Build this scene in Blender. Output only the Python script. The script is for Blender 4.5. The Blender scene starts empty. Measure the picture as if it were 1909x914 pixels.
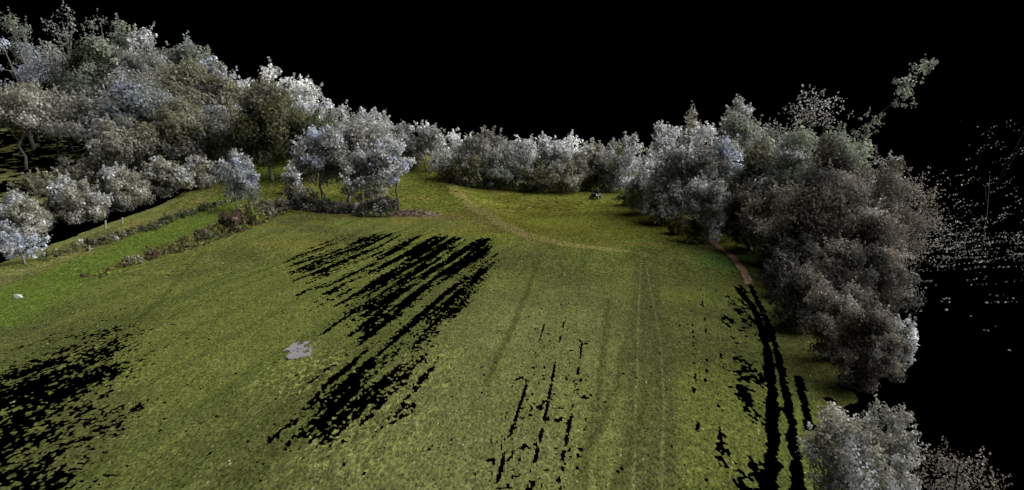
import bpy, math
import numpy as np

# ------------------------------------------------------------------ camera, world, sun, exposure
sc = bpy.context.scene
CAM_H = 12.5
PITCH = math.radians(10.34)
F = 1244.0                      # focal length in pixels of the 1909 x 914 photograph
cam_d = bpy.data.cameras.new('camera')
cam = bpy.data.objects.new('camera', cam_d)
sc.collection.objects.link(cam)
cam.location = (0, 0, CAM_H)
cam.rotation_euler = (math.pi / 2 - PITCH, 0, 0)
cam_d.sensor_width = 36
cam_d.lens = 36 * F / 1909
cam_d.clip_start = 0.1
cam_d.clip_end = 2000
sc.camera = cam

world = bpy.data.worlds.new('World')
sc.world = world
world.use_nodes = True
bg = world.node_tree.nodes['Background']
bg.inputs['Color'].default_value = (0, 0, 0, 1)      # the place stands in blackness
bg.inputs['Strength'].default_value = 0.0

SUN_EL, SUN_AZ = math.radians(32), math.radians(75)  # azimuth clockwise from +Y: from the right
sun_d = bpy.data.lights.new('sun', 'SUN')
sun_d.energy = 5.0
sun_d.angle = math.radians(90)
sun_d.color = (1.0, 0.97, 0.92)
sun = bpy.data.objects.new('sun', sun_d)
sc.collection.objects.link(sun)
sun.rotation_euler = (math.pi / 2 - SUN_EL, 0, -SUN_AZ + math.pi)
sun.location = (60, 0, 60)

sc.view_settings.view_transform = 'Standard'
sc.view_settings.look = 'None'
sc.view_settings.gamma = 1
sc.view_settings.exposure = 0.85
sc.view_settings.use_curve_mapping = False

col = sc.collection
rng = np.random.default_rng(7)

# ------------------------------------------------------------------ noise and terrain
def hash2(i, j, s):
    i = i.astype(np.int64); j = j.astype(np.int64)
    h = (i * 374761393 + j * 668265263 + s * 974711) & 0xffffffff
    h = ((h ^ (h >> 13)) * 1274126177) & 0xffffffff
    h = (h ^ (h >> 16)) & 0xffffffff
    return h / 4294967295.0

def vn(x, y, s=0):
    xi, yi = np.floor(x), np.floor(y)
    fx, fy = x - xi, y - yi
    fx = fx * fx * (3 - 2 * fx); fy = fy * fy * (3 - 2 * fy)
    a, b = hash2(xi, yi, s), hash2(xi + 1, yi, s)
    c, d = hash2(xi, yi + 1, s), hash2(xi + 1, yi + 1, s)
    return (a * (1 - fx) + b * fx) * (1 - fy) + (c * (1 - fx) + d * fx) * fy

def fbm(x, y, s=0, o=3):
    v, a, t = 0, 0.5, 0
    for k in range(o):
        v = v + a * vn(x * 2 ** k, y * 2 ** k, s + k * 17); t += a; a *= 0.5
    return v / t

def sst(a, b, x):
    t = np.clip((x - a) / (b - a), 0, 1)
    return t * t * (3 - 2 * t)

def edge_x(Y):                   # where the scanned bank ends on the left
    return -48 - (Y - 67) * 0.17

def hgt(X, Y):
    X = np.asarray(X, float); Y = np.asarray(Y, float)
    z = 4.2 * sst(98, 150, Y) * sst(2, -26, X)
    z = z + np.where(X < edge_x(Y) - 8, (edge_x(Y) - 8 - X) * 0.13, 0)
    bank = np.exp(-((X - edge_x(Y) - 2.2) / 1.6) ** 2) * 0.35
    z = z + bank
    z = z + 0.5 * (fbm(X / 17 + 40, Y / 17 + 9, 5) - 0.5)
    # low ridge with the old track on it
    rx = -16 + (144 - Y) * 0.24
    z = z + 0.7 * np.exp(-((X - rx) / 3.0) ** 2) * sst(78, 90, Y)
    # hollow of the far field
    z = z - 0.5 * np.exp(-(((X - 8) / 9) ** 2 + ((Y - 100) / 7) ** 2))
    return z

def h1(x, y):
    return float(hgt(np.array([x]), np.array([y]))[0])

cp, sp = math.cos(PITCH), math.sin(PITCH)
def pdir(px, py):
    u, v = (px - 954.5) / F, (py - 457) / F
    return u, cp - v * sp, -sp - v * cp

def gp(px, py):                  # a photo pixel followed down to the terrain
    u, dy, dz = pdir(px, py)
    t = np.arange(15, 400, 0.1)
    d = CAM_H + t * dz - hgt(t * u, t * dy)
    k = int(np.argmax(d < 0)) if (d < 0).any() else len(t) - 1
    return (t[k] * u, t[k] * dy)

def at(px, py, Y):               # a photo pixel at a known distance
    u, dy, dz = pdir(px, py)
    t = Y / dy
    return (t * u, Y, CAM_H + t * dz)

# ------------------------------------------------------------------ object helpers
def tag(o, label=None, cat=None, group=None, kind=None):
    if label: o['label'] = label
    if cat: o['category'] = cat
    if group: o['group'] = group
    if kind: o['kind'] = kind
    return o

def empty(name, loc):
    o = bpy.data.objects.new(name, None)
    o.empty_display_size = 0.5
    col.objects.link(o); o.location = loc
    return o

def link_mesh(name, me, mat, parent=None, loc=None):
    o = bpy.data.objects.new(name, me)
    col.objects.link(o)
    if mat: me.materials.append(mat)
    if parent: o.parent = parent
    if loc is not None: o.location = loc
    return o

def quad_mesh(name, V, C=None):
    """V (n,4,3) loose quads, C (n,3) colour of each."""
    n = len(V)
    me = bpy.data.meshes.new(name)
    me.vertices.add(n * 4); me.loops.add(n * 4); me.polygons.add(n)
    me.vertices.foreach_set('co', np.ascontiguousarray(V, np.float32).ravel())
    me.loops.foreach_set('vertex_index', np.arange(n * 4, dtype=np.int32))
    me.polygons.foreach_set('loop_start', np.arange(0, n * 4, 4, dtype=np.int32))
    me.polygons.foreach_set('loop_total', np.full(n, 4, np.int32))
    me.update(calc_edges=True)
    if C is not None: face_col(me, C)
    return me

def face_col(me, C):
    a = me.attributes.new('tone', 'FLOAT_COLOR', 'FACE')
    c = np.ones((len(C), 4), np.float32); c[:, :3] = C
    a.data.foreach_set('color', c.ravel())

def poly_mesh(name, verts, faces):
    me = bpy.data.meshes.new(name)
    me.from_pydata([tuple(map(float, v)) for v in verts], [], faces)
    me.update()
    return me

class Geo:
    def __init__(s): s.v, s.f = [], []
    def tube(s, pts, rad, n=6, cap=True):
        b = len(s.v); m = len(pts)
        pts = [np.array(p, float) for p in pts]
        for i, p in enumerate(pts):
            d = pts[min(i + 1, m - 1)] - pts[max(i - 1, 0)]
            d = d / (np.linalg.norm(d) + 1e-9)
            a = np.cross(d, (0.31, 0.93, 0.17)); a /= np.linalg.norm(a) + 1e-9
            c = np.cross(d, a)
            for k in range(n):
                t = 2 * math.pi * k / n
                s.v.append(p + rad[i] * (math.cos(t) * a + math.sin(t) * c))
        for i in range(m - 1):
            for k in range(n):
                k2 = (k + 1) % n
                s.f.append((b + i * n + k, b + i * n + k2, b + (i + 1) * n + k2, b + (i + 1) * n + k))
        if cap:
            s.f.append(tuple(b + k for k in range(n))[::-1])
            s.f.append(tuple(b + (m - 1) * n + k for k in range(n)))
        return s
    def box(s, x0, x1, y0, y1, z0, z1, tx=1.0, ty=1.0):
        """box whose top is scaled by tx, ty"""
        b = len(s.v); cx, cy = (x0 + x1) / 2, (y0 + y1) / 2
        for z, ax, ay in ((z0, 1, 1), (z1, tx, ty)):
            for x, y in ((x0, y0), (x1, y0), (x1, y1), (x0, y1)):
                s.v.append(np.array((cx + (x - cx) * ax, cy + (y - cy) * ay, z)))
        for f in ((3, 2, 1, 0), (4, 5, 6, 7), (0, 1, 5, 4), (1, 2, 6, 5), (2, 3, 7, 6), (3, 0, 4, 7)):
            s.f.append(tuple(b + k for k in f))
        return s
    def build(s, name, mat, parent=None, loc=None, bevel=0, smooth=False):
        me = poly_mesh(name, s.v, s.f)
        if smooth:
            for p in me.polygons: p.use_smooth = True
        o = link_mesh(name, me, mat, parent, loc)
        if bevel:
            m = o.modifiers.new('bevel', 'BEVEL'); m.width = bevel; m.segments = 2
        return o

# ------------------------------------------------------------------ materials
def newmat(name):
    m = bpy.data.materials.new(name); m.use_nodes = True
    nt = m.node_tree; nt.nodes.clear()
    out = nt.nodes.new('ShaderNodeOutputMaterial')
    return m, nt, out

def tone_mat(name, rough, transl=0.0, spread=0.35, scale=9.0):
    m, nt, out = newmat(name)
    at_ = nt.nodes.new('ShaderNodeAttribute'); at_.attribute_name = 'tone'
    geo = nt.nodes.new('ShaderNodeNewGeometry')
    tex = nt.nodes.new('ShaderNodeTexNoise'); tex.inputs['Scale'].default_value = scale
    tex.inputs['Detail'].default_value = 4
    tc = nt.nodes.new('ShaderNodeTexCoord')
    nt.links.new(tc.outputs['Object'], tex.inputs['Vector'])
    mr = nt.nodes.new('ShaderNodeMapRange')
    mr.inputs['From Min'].default_value = 0.25; mr.inputs['From Max'].default_value = 0.75
    mr.inputs['To Min'].default_value = 1 - spread; mr.inputs['To Max'].default_value = 1 + spread
    nt.links.new(tex.outputs['Fac'], mr.inputs['Value'])
    mx = nt.nodes.new('ShaderNodeMix'); mx.data_type = 'RGBA'; mx.blend_type = 'MULTIPLY'
    mx.inputs['Factor'].default_value = 1.0
    nt.links.new(at_.outputs['Color'], mx.inputs[6])
    nt.links.new(mr.outputs['Result'], mx.inputs[7])
    b = nt.nodes.new('ShaderNodeBsdfPrincipled')
    b.inputs['Roughness'].default_value = rough
    b.inputs['Specular IOR Level'].default_value = 0.0
    nt.links.new(mx.outputs[2], b.inputs['Base Color'])
    if transl:
        t = nt.nodes.new('ShaderNodeBsdfTranslucent')
        nt.links.new(mx.outputs[2], t.inputs['Color'])
        ms = nt.nodes.new('ShaderNodeMixShader'); ms.inputs[0].default_value = transl
        nt.links.new(b.outputs[0], ms.inputs[1]); nt.links.new(t.outputs[0], ms.inputs[2])
        nt.links.new(ms.outputs[0], out.inputs[0])
    else:
        nt.links.new(b.outputs[0], out.inputs[0])
    return m

def plain_mat(name, c1, c2, scale, rough=0.8, metal=0.0, emis=None):
    m, nt, out = newmat(name)
    tex = nt.nodes.new('ShaderNodeTexNoise'); tex.inputs['Scale'].default_value = scale
    tex.inputs['Detail'].default_value = 5
    tc = nt.nodes.new('ShaderNodeTexCoord')
    nt.links.new(tc.outputs['Object'], tex.inputs['Vector'])
    r = nt.nodes.new('ShaderNodeValToRGB')
    r.color_ramp.elements[0].position = 0.35; r.color_ramp.elements[1].position = 0.65
    r.color_ramp.elements[0].color = (*c1, 1); r.color_ramp.elements[1].color = (*c2, 1)
    nt.links.new(tex.outputs['Fac'], r.inputs['Fac'])
    b = nt.nodes.new('ShaderNodeBsdfPrincipled')
    b.inputs['Roughness'].default_value = rough; b.inputs['Metallic'].default_value = metal
    nt.links.new(r.outputs['Color'], b.inputs['Base Color'])
    nt.links.new(b.outputs[0], out.inputs[0])
    return m

M = {
    'grass': tone_mat('meadow_grass', 0.95, 0, 0.16, 2.5),
    'leaf': tone_mat('foliage', 0.8, 0.45, 0.22, 1.2),
    'bark': plain_mat('grey_bark', (0.16, 0.15, 0.14), (0.30, 0.29, 0.28), 6),
    'bark_dark': plain_mat('dark_bark', (0.03, 0.028, 0.025), (0.07, 0.065, 0.06), 6),
    'bark_black': plain_mat('blackish_bark', (0.002, 0.002, 0.002), (0.005, 0.005, 0.005), 6),
    'bark_pale': plain_mat('pale_bark', (0.28, 0.28, 0.29), (0.5, 0.5, 0.52), 7),
    'twig': tone_mat('dry_twigs', 0.9, 0, 0.3, 5),
    'post': plain_mat('weathered_post', (0.2, 0.19, 0.16), (0.34, 0.33, 0.28), 8),
    'stone': plain_mat('grey_stone', (0.25, 0.25, 0.25), (0.4, 0.4, 0.4), 5),
    'paint': plain_mat('dark_grey_paint', (0.012, 0.012, 0.017), (0.028, 0.028, 0.034), 3, 0.4),
    'rubber': plain_mat('tyre_rubber', (0.012, 0.012, 0.012), (0.025, 0.025, 0.025), 10, 0.9),
    'steel': plain_mat('bare_steel', (0.10, 0.10, 0.11), (0.16, 0.16, 0.17), 8, 0.4, 0.6),
    'lamp': plain_mat('lamp_glass', (0.3, 0.3, 0.32), (0.45, 0.45, 0.47), 8, 0.2),
}

# ------------------------------------------------------------------ the ground
def wpoly(pts): return np.array([gp(*p) for p in pts])

def inside(P, X, Y):
    r = np.zeros(X.shape, bool); n = len(P)
    for i in range(n):
        (x0, y0), (x1, y1) = P[i], P[(i + 1) % n]
        if y0 == y1: continue
        r ^= ((y0 > Y) != (y1 > Y)) & (X < (x1 - x0) * (Y - y0) / (y1 - y0) + x0)
    return r

def dist_line(P, X, Y, closed=False):
    """distance to a polyline"""
    best = np.full(X.shape, 1e9); n = len(P)
    for i in range(n if closed else n - 1):
        a, b = P[i], P[(i + 1) % n]
        d = b - a; L = (d ** 2).sum() + 1e-12
        t = np.clip(((X - a[0]) * d[0] + (Y - a[1]) * d[1]) / L, 0, 1)
        best = np.minimum(best, np.hypot(X - a[0] - t * d[0], Y - a[1] - t * d[1]))
    return best

def soft_in(P, X, Y, soft):
    """1 well inside a polygon, 0 outside, ramp of width soft inside"""
    return np.where(inside(P, X, Y), np.clip(dist_line(P, X, Y, True) / soft, 0, 1), 0)

HOLE_MID = wpoly([(700, 430), (800, 434), (948, 444), (925, 500), (880, 580), (835, 640), (800, 700), (770, 760), (700, 815),
                  (610, 850), (500, 830), (490, 790), (570, 700), (600, 660), (565, 600), (540, 520), (520, 470), (620, 440)])
HOLE_MID2 = wpoly([(760, 437), (948, 444), (915, 520), (850, 610), (800, 690), (750, 760), (650, 815), (540, 810), (560, 750),
                   (630, 690), (640, 600), (660, 520), (720, 465)])
HOLE_LOW = wpoly([(830, 630), (800, 720), (770, 770), (690, 820), (620, 850), (500, 840), (490, 800), (570, 710), (640, 640), (740, 600)])
HOLE_LEFT = wpoly([(-200, 700), (0, 660), (120, 610), (290, 565), (320, 620), (300, 700), (260, 780), (250, 860), (270, 990),
                   (-300, 1000)])
HOLE_LEFT2 = wpoly([(-200, 740), (30, 690), (170, 640), (240, 640), (230, 720), (150, 800), (130, 900), (130, 980), (-300, 1000)])
HOLE_RIGHT = wpoly([(1345, 535), (1400, 530), (1420, 590), (1440, 700), (1460, 850), (1470, 990), (1290, 990), (1330, 860),
                    (1350, 740), (1345, 640)])
L1 = wpoly([(1378, 540), (1405, 575), (1428, 640), (1440, 740), (1440, 860), (1430, 1000)])
L2 = wpoly([(1400, 535), (1430, 600), (1452, 670), (1470, 760), (1482, 850), (1490, 930)])
L3 = wpoly([(1488, 705), (1500, 760), (1512, 800)])
TRK = [wpoly(p) for p in (
    [(1026, 562), (1005, 640), (975, 740), (945, 830), (920, 930)],
    [(1062, 556), (1040, 650), (1020, 760), (1000, 850), (980, 940)],
    [(1085, 640), (1070, 750), (1050, 850), (1040, 900)],
    [(1305, 535), (1315, 600), (1318, 690), (1300, 800), (1275, 880)],
    [(1290, 580), (1296, 700), (1285, 830)],
    [(1335, 540), (1345, 640), (1340, 760)])]
RUT = [wpoly(p) for p in (
    [(1195, 490), (1190, 600), (1188, 700), (1180, 914)],
    [(1205, 500), (1232, 640), (1238, 760), (1230, 960)])]
FAINT = [wpoly(p) for p in (
    [(1135, 560), (1120, 700), (1100, 820), (1080, 930)], [(1165, 640), (1150, 720), (1105, 830)],
    [(1215, 700), (1180, 830), (1140, 930)], [(1010, 470), (960, 600), (905, 720)],
    [(700, 790), (560, 880), (500, 930)], [(640, 790), (500, 850), (400, 930)], [(380, 470), (300, 560), (190, 650)])]
RIDGE = wpoly([(833, 338), (860, 365), (890, 392), (930, 415), (985, 440), (1060, 456), (1160, 468)])
RIDGE2 = wpoly([(880, 388), (915, 410), (960, 430), (1010, 452)])
BROWN = wpoly([(735, 388), (800, 392), (900, 400), (950, 428), (930, 440), (840, 426), (760, 415), (728, 404)])
STRAW = wpoly([(62, 528), (100, 522), (116, 540), (80, 546)])
GREY_PATCH = wpoly([(508, 672), (530, 655), (548, 640), (578, 638), (582, 655), (575, 678), (556, 676), (540, 680)])
HILL_DIR = 0.2

def right_limit(Y):
    return np.interp(Y, [15, 22, 30, 40, 50, 70, 100, 120, 180], [11.5, 12.5, 16.0, 19.5, 23, 29, 30, 34, 38])

def ground_keep(X, Y):
    s = X - HILL_DIR * Y
    streak = (fbm(s / 0.46, Y / 8.0, 11, 2) - 0.5) * 1.5 + 0.5
    streak2 = fbm(s / 0.9, Y / 3.0, 31, 2)
    grain = 0.5 * vn(X / 0.13, Y / 0.26, 3) + 0.5 * fbm(X / 0.45, Y / 0.6, 4, 2)
    n = 0.46 * streak + 0.34 * grain + 0.20 * vn(X / 0.11, Y / 0.2, 36)
    big = fbm(X / 3.5, Y / 6, 51, 2)
    keep = np.ones(X.shape, bool)
    dm = soft_in(HOLE_MID, X, Y, 3.0); dm2 = soft_in(HOLE_MID2, X, Y, 1.4)
    keep &= ~((dm > 0) & (n < 0.31 + 0.19 * dm * (0.4 + big) + 0.105 * dm2))
    d3 = soft_in(HOLE_LOW, X, Y, 2.2)
    n3 = 0.38 * streak + 0.32 * grain + 0.30 * vn(X / 0.12, Y / 0.2, 37)
    keep &= ~((d3 > 0) & (n3 < 0.36 + 0.19 * d3 * (0.5 + big)))
    dl = soft_in(HOLE_LEFT, X, Y, 3.5); dl2 = soft_in(HOLE_LEFT2, X, Y, 2.5)
    nl = 0.34 * streak2 + 0.30 * grain + 0.36 * vn(X / 0.12, Y / 0.22, 35)
    keep &= ~((dl > 0) & (nl < 0.31 + 0.20 * dl * (0.55 + 0.7 * big) + 0.14 * dl2))
    dr = soft_in(HOLE_RIGHT, X, Y, 1.6)
    xc = fbm((X - 0.12 * Y) / 0.45, Y / 3.5, 71, 2)
    keep &= ~((dr > 0) & (0.5 * xc + 0.5 * grain < 0.36 + 0.14 * dr))
    edge = (fbm(X / 0.5, Y / 0.9, 81, 2) - 0.5) * 0.22 + (grain - 0.5) * 0.25
    for L, w in ((L1, 0.27), (L2, 0.19), (L3, 0.2)):
        keep &= ~(dist_line(L, X, Y) + edge < w)
    for k, L in enumerate(TRK):
        d = dist_line(L, X, Y)
        br = fbm(X / 0.8, Y / 1.3, 90 + k, 2)
        close = sst(50, 22, Y)
        keep &= ~((d < 0.05 + 0.03 * close) & (br + 0.6 * (grain - 0.5) < 0.34 + 0.22 * close * (k < 3)))
        keep &= ~((d < 0.7) & (k < 3) & (0.4 * fbm(X / 0.3, Y / 0.5, 120, 2) + 0.6 * vn(X / 0.14, Y / 0.24, 121) < 0.15 + 0.15 * close))
    # single missing points here and there
    keep &= ~(hash2(np.floor(X / 0.09), np.floor(Y / 0.2), 5) < 0.004)
    # left: bank edge, shadowed strip without data, patchy hill ground
    ex = edge_x(Y) + (fbm(Y / 2.0, X * 0 + 3.3, 7, 2) - 0.5) * 0.8
    hillside = X < ex
    gapw = 4.6 + 2.4 * sst(60, 95, Y) + (fbm(Y / 3.0, X * 0 + 1.7, 8, 2) - 0.5) * 2
    gap = hillside & (X > ex - gapw) & (Y < 146)
    keep &= ~gap
    patch = fbm(X / 5, Y / 7, 61, 3) * 0.6 + 0.4 * vn(X / 0.7, Y / 1.4, 62)
    thr = 0.50 + 0.12 * sst(-75, -110, X)
    keep &= ~(hillside & (patch < thr))
    keep &= X < right_limit(Y) + (fbm(X / 1.2, Y / 1.2, 66, 2) - 0.5) * 3
    return keep

def mix(c, d, w): return c * (1 - w)[:, None] + np.array(d) * w[:, None]

def ground_colour(X, Y):
    n1 = fbm(X / 9, Y / 12, 201, 3); n2 = fbm(X / 1.6, Y / 2.6, 211, 3); n3 = fbm(X / 0.35, Y / 0.6, 221, 2)
    s = X - HILL_DIR * Y
    rows = fbm(s / 1.1, Y / 40, 231, 2)
    c = np.tile(np.array((0.128, 0.152, 0.042)), (len(X), 1))
    c = mix(c, (0.082, 0.092, 0.034), sst(0.45, 0.7, n1) * 0.85)
    c = mix(c, (0.165, 0.185, 0.062), sst(0.5, 0.8, n2) * 0.4)
    c = mix(c, (0.080, 0.100, 0.030), sst(0.52, 0.8, rows) * 0.6)
    c = mix(c, (0.185, 0.205, 0.085), sst(9, 2, np.abs(X + 5 - 0.16 * Y)) * sst(60, 40, Y) * (0.35 + 0.5 * n2))
    # the far field, yellower; the rise at its left, deeper green
    far = sst(66, 78, Y) * sst(-10, -2, X - (78 - Y) * 0.24)
    c = mix(c, (0.160, 0.178, 0.034), far * 0.85)
    c = mix(c, (0.105, 0.105, 0.022), far * sst(0.45, 0.7, fbm(X / 7, Y / 6, 241, 2)) * 0.8)
    rise = sst(92, 100, Y) * sst(-6, -12, X - (100 - Y) * 0.24)
    c = mix(c, (0.118, 0.140, 0.030), rise * 0.8)
    c = mix(c, (0.190, 0.165, 0.045), sst(0.55, 0.75, fbm(X / 5, Y / 5, 243, 3)) * sst(60, 70, Y) * 0.5)
    # old track on the ridge
    d = dist_line(RIDGE, X, Y) + (n2 - 0.5) * 0.9
    c = mix(c, (0.255, 0.235, 0.085), sst(1.25, 0.5, d) * 0.8)
    d = dist_line(RIDGE2, X, Y) + (n2 - 0.5) * 1.4
    c = mix(c, (0.140, 0.110, 0.050), sst(2.2, 0.6, d) * 0.45)
    b = soft_in(BROWN, X, Y, 2.0)
    c = mix(c, (0.145, 0.105, 0.062), b * sst(0.35, 0.65, n2 * .6 + n3 * .4) * 0.8)
    c = mix(c, (0.26, 0.19, 0.11), soft_in(STRAW, X, Y, 0.8) * 0.8)
    # wheel ruts
    for k, L in enumerate(RUT):
        d = dist_line(L, X, Y)
        c = mix(c, (0.21, 0.20, 0.12), (d < 0.05) * (0.05 + 0.28 * n3))
        c = mix(c, (0.075, 0.080, 0.035), sst(0.9, 0.2, d) * (d >= 0.07) * 0.65)
    for L in FAINT:
        d = dist_line(L, X, Y) + (n3 - 0.5) * 0.12
        c = mix(c, (0.075, 0.085, 0.028), sst(0.32, 0.08, d) * 0.7)
    # leafy weed patches beside the gaps
    for px, py, r in ((830, 660, 1.6), (805, 705, 1.9), (560, 690, 3.0), (690, 800, 3.4)):
        q = gp(px, py); d = np.hypot(X - q[0], (Y - q[1]) * 0.6)
        c = mix(c, (0.23, 0.26, 0.09), (sst(r, r * 0.5, d) * (vn(X / 0.13, Y / 0.25, 260) > 0.6)) * 0.8)
    # the bank along the left edge: pale crest, dry grass, lush strip
    e = X - edge_x(Y); lf = (Y > 40) & (e > -0.5)
    c = mix(c, (0.185, 0.205, 0.075), lf * sst(2.6, 1.9, e))
    c = mix(c, (0.185, 0.170, 0.080), lf * sst(3.0, 4.0, e) * sst(7.0, 4.5, e + (n2 - 0.5) * 5) * sst(.3, .6, n2 * .5 + n3 * .5) * 0.75)
    c = mix(c, (0.105, 0.160, 0.030), lf * sst(5.6, 6.6, e) * sst(14, 11, e) * 0.8)
    c = mix(c, (0.170, 0.130, 0.060), sst(1.6, 0.6, np.abs(X + 35.3 + (n2 - 0.5) * 2)) * sst(58, 64, Y) * sst(108, 98, Y) * 0.6)
    # hill ground beyond the gap: pale dry green
    c = mix(c, (0.150, 0.165, 0.070), (e < -3) * 0.9)
    # lush green verge by the footpath
    q = gp(1370, 490); d = np.hypot((X - q[0]) / 4.5, (Y - q[1]) / 7)
    c = mix(c, (0.080, 0.150, 0.040), sst(1.0, 0.5, d) * 0.8)
    g = rng.normal(1.0, 0.31, len(X)).clip(0.3, 2.0)
    c = c * (g * (0.76 + 0.48 * fbm(X / 0.22, Y / 0.4, 271, 2)))[:, None] * np.array((0.62, 0.615, 0.56))
    sp_ = rng.random(len(X))
    c[sp_ < 0.0014] = np.array((0.26, 0.26, 0.16)); c[sp_ > 0.99] *= 0.35
    return c

def cells(x0, x1, y0, y1, dx, dy):
    """sheet of cells with gaps; returns vertices, quads and colours"""
    nx, ny = int(round((x1 - x0) / dx)), int(round((y1 - y0) / dy))
    xs, ys = np.linspace(x0, x1, nx + 1), np.linspace(y0, y1, ny + 1)
    GX, GY = np.meshgrid(xs, ys)
    I, J = np.meshgrid(np.arange(nx), np.arange(ny))
    cx = (xs[:-1][I] + xs[1:][I]) / 2; cy = (ys[:-1][J] + ys[1:][J]) / 2
    sel = (np.abs(cx) < cy * 0.80 + 9)
    cx, cy, I, J = cx[sel], cy[sel], I[sel], J[sel]
    k = ground_keep(cx, cy)
    cx, cy, I, J = cx[k], cy[k], I[k], J[k]
    Q = np.stack([J * (nx + 1) + I, J * (nx + 1) + I + 1, (J + 1) * (nx + 1) + I + 1, (J + 1) * (nx + 1) + I], 1)
    V = np.stack([GX.ravel(), GY.ravel(), hgt(GX.ravel(), GY.ravel())], 1)
    V[:, 2] += (hash2(GX.ravel() * 97, GY.ravel() * 53, 3) - 0.5) * 0.05
    return V, Q, cx, cy

def grid_object(name, parts, mat):
    Vs, Qs, Cs, b = [], [], [], 0
    for p in parts:
        V, Q, cx, cy = cells(*p)
        used, inv = np.unique(Q.ravel(), return_inverse=True)
        Vs.append(V[used]); Qs.append(inv.reshape(-1, 4) + b); b += len(used)
        Cs.append(ground_colour(cx, cy))
    V, Q, C = np.concatenate(Vs), np.concatenate(Qs), np.concatenate(Cs)
    me = bpy.data.meshes.new(name); n = len(Q)
    me.vertices.add(len(V)); me.loops.add(n * 4); me.polygons.add(n)
    me.vertices.foreach_set('co', V.astype(np.float32).ravel())
    me.loops.foreach_set('vertex_index', Q.astype(np.int32).ravel())
    me.polygons.foreach_set('loop_start', np.arange(0, n * 4, 4, dtype=np.int32))
    me.polygons.foreach_set('loop_total', np.full(n, 4, np.int32))
    me.update(calc_edges=True)
    face_col(me, C)
    return link_mesh(name, me, mat)

meadow = grid_object('meadow', [(-50, 28, 16, 54, 0.06, 0.11),
                                (-72, 34, 54, 92, 0.12, 0.24),
                                (-146, 42, 92, 182, 0.34, 0.55)], M['grass'])
tag(meadow, 'sloping green meadow with torn black gaps in rows', kind='structure')

def strip(name, pts, w, colr, lift, label):
    """narrow path of small cells following the terrain"""
    P = wpoly(pts)
    seg = np.hypot(*np.diff(P, axis=0).T); acc = np.concatenate([[0], np.cumsum(seg)])
    t = np.arange(0, acc[-1], 0.25)
    X, Y = np.interp(t, acc, P[:, 0]), np.interp(t, acc, P[:, 1])
    m = 5; vs, fs = [], []
    for i in range(len(t)):
        for k in range(m):
            x = X[i] + (k / (m - 1) - 0.5) * w * (0.8 + 0.4 * float(vn(np.array([t[i] / 0.7]), np.array([k * 3.1]), 9)[0]))
            vs.append((x, Y[i], h1(x, Y[i]) + lift))
    for i in range(len(t) - 1):
        for k in range(m - 1):
            fs.append((i * m + k, i * m + k + 1, (i + 1) * m + k + 1, (i + 1) * m + k))
    me = poly_mesh(name, vs, fs)
    c = np.array(colr) * rng.normal(1, 0.18, (len(fs), 1)).clip(0.5, 1.5)
    face_col(me, c)
    o = link_mesh(name, me, M['grass'])
    return tag(o, label, kind='structure')

strip('footpath', [(1318, 445), (1345, 465), (1368, 482), (1385, 505), (1398, 532)], 0.62, (0.25, 0.165, 0.125), 0.05,
      'narrow reddish bare footpath curving out of the right hand hedge')
# flat matte grey patch of small cells
def patch_sheet():
    x0, y0 = GREY_PATCH.min(0); x1, y1 = GREY_PATCH.max(0)
    gx, gy = np.meshgrid(np.arange(x0, x1, 0.08), np.arange(y0, y1, 0.15))
    gx, gy = gx.ravel(), gy.ravel()
    k = inside(GREY_PATCH, gx, gy)
    n = fbm(gx / 0.6, gy / 1.0, 301, 2) * 0.75 + 0.25 * vn(gx / 0.12, gy / 0.22, 302)
    d = dist_line(GREY_PATCH, gx, gy, True)
    k &= n > 0.60 - 0.27 * (gy - y0) / (y1 - y0)
    gx, gy = gx[k], gy[k]
    o = np.array([(-.04, -.075), (.04, -.075), (.04, .075), (-.04, .075)])
    V = np.zeros((len(gx), 4, 3))
    V[:, :, 0] = gx[:, None] + o[:, 0]; V[:, :, 1] = gy[:, None] + o[:, 1]
    V[:, :, 2] = hgt(V[:, :, 0].ravel(), V[:, :, 1].ravel()).reshape(-1, 4) + 0.045
    c = np.array((0.185, 0.18, 0.19)) * rng.normal(1, 0.05, (len(gx), 1))
    tag(link_mesh('grey_patch', quad_mesh('grey_patch', V, c), M['grass']),
        'flat light grey patch in the middle of the grass', kind='structure')
patch_sheet()

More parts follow.
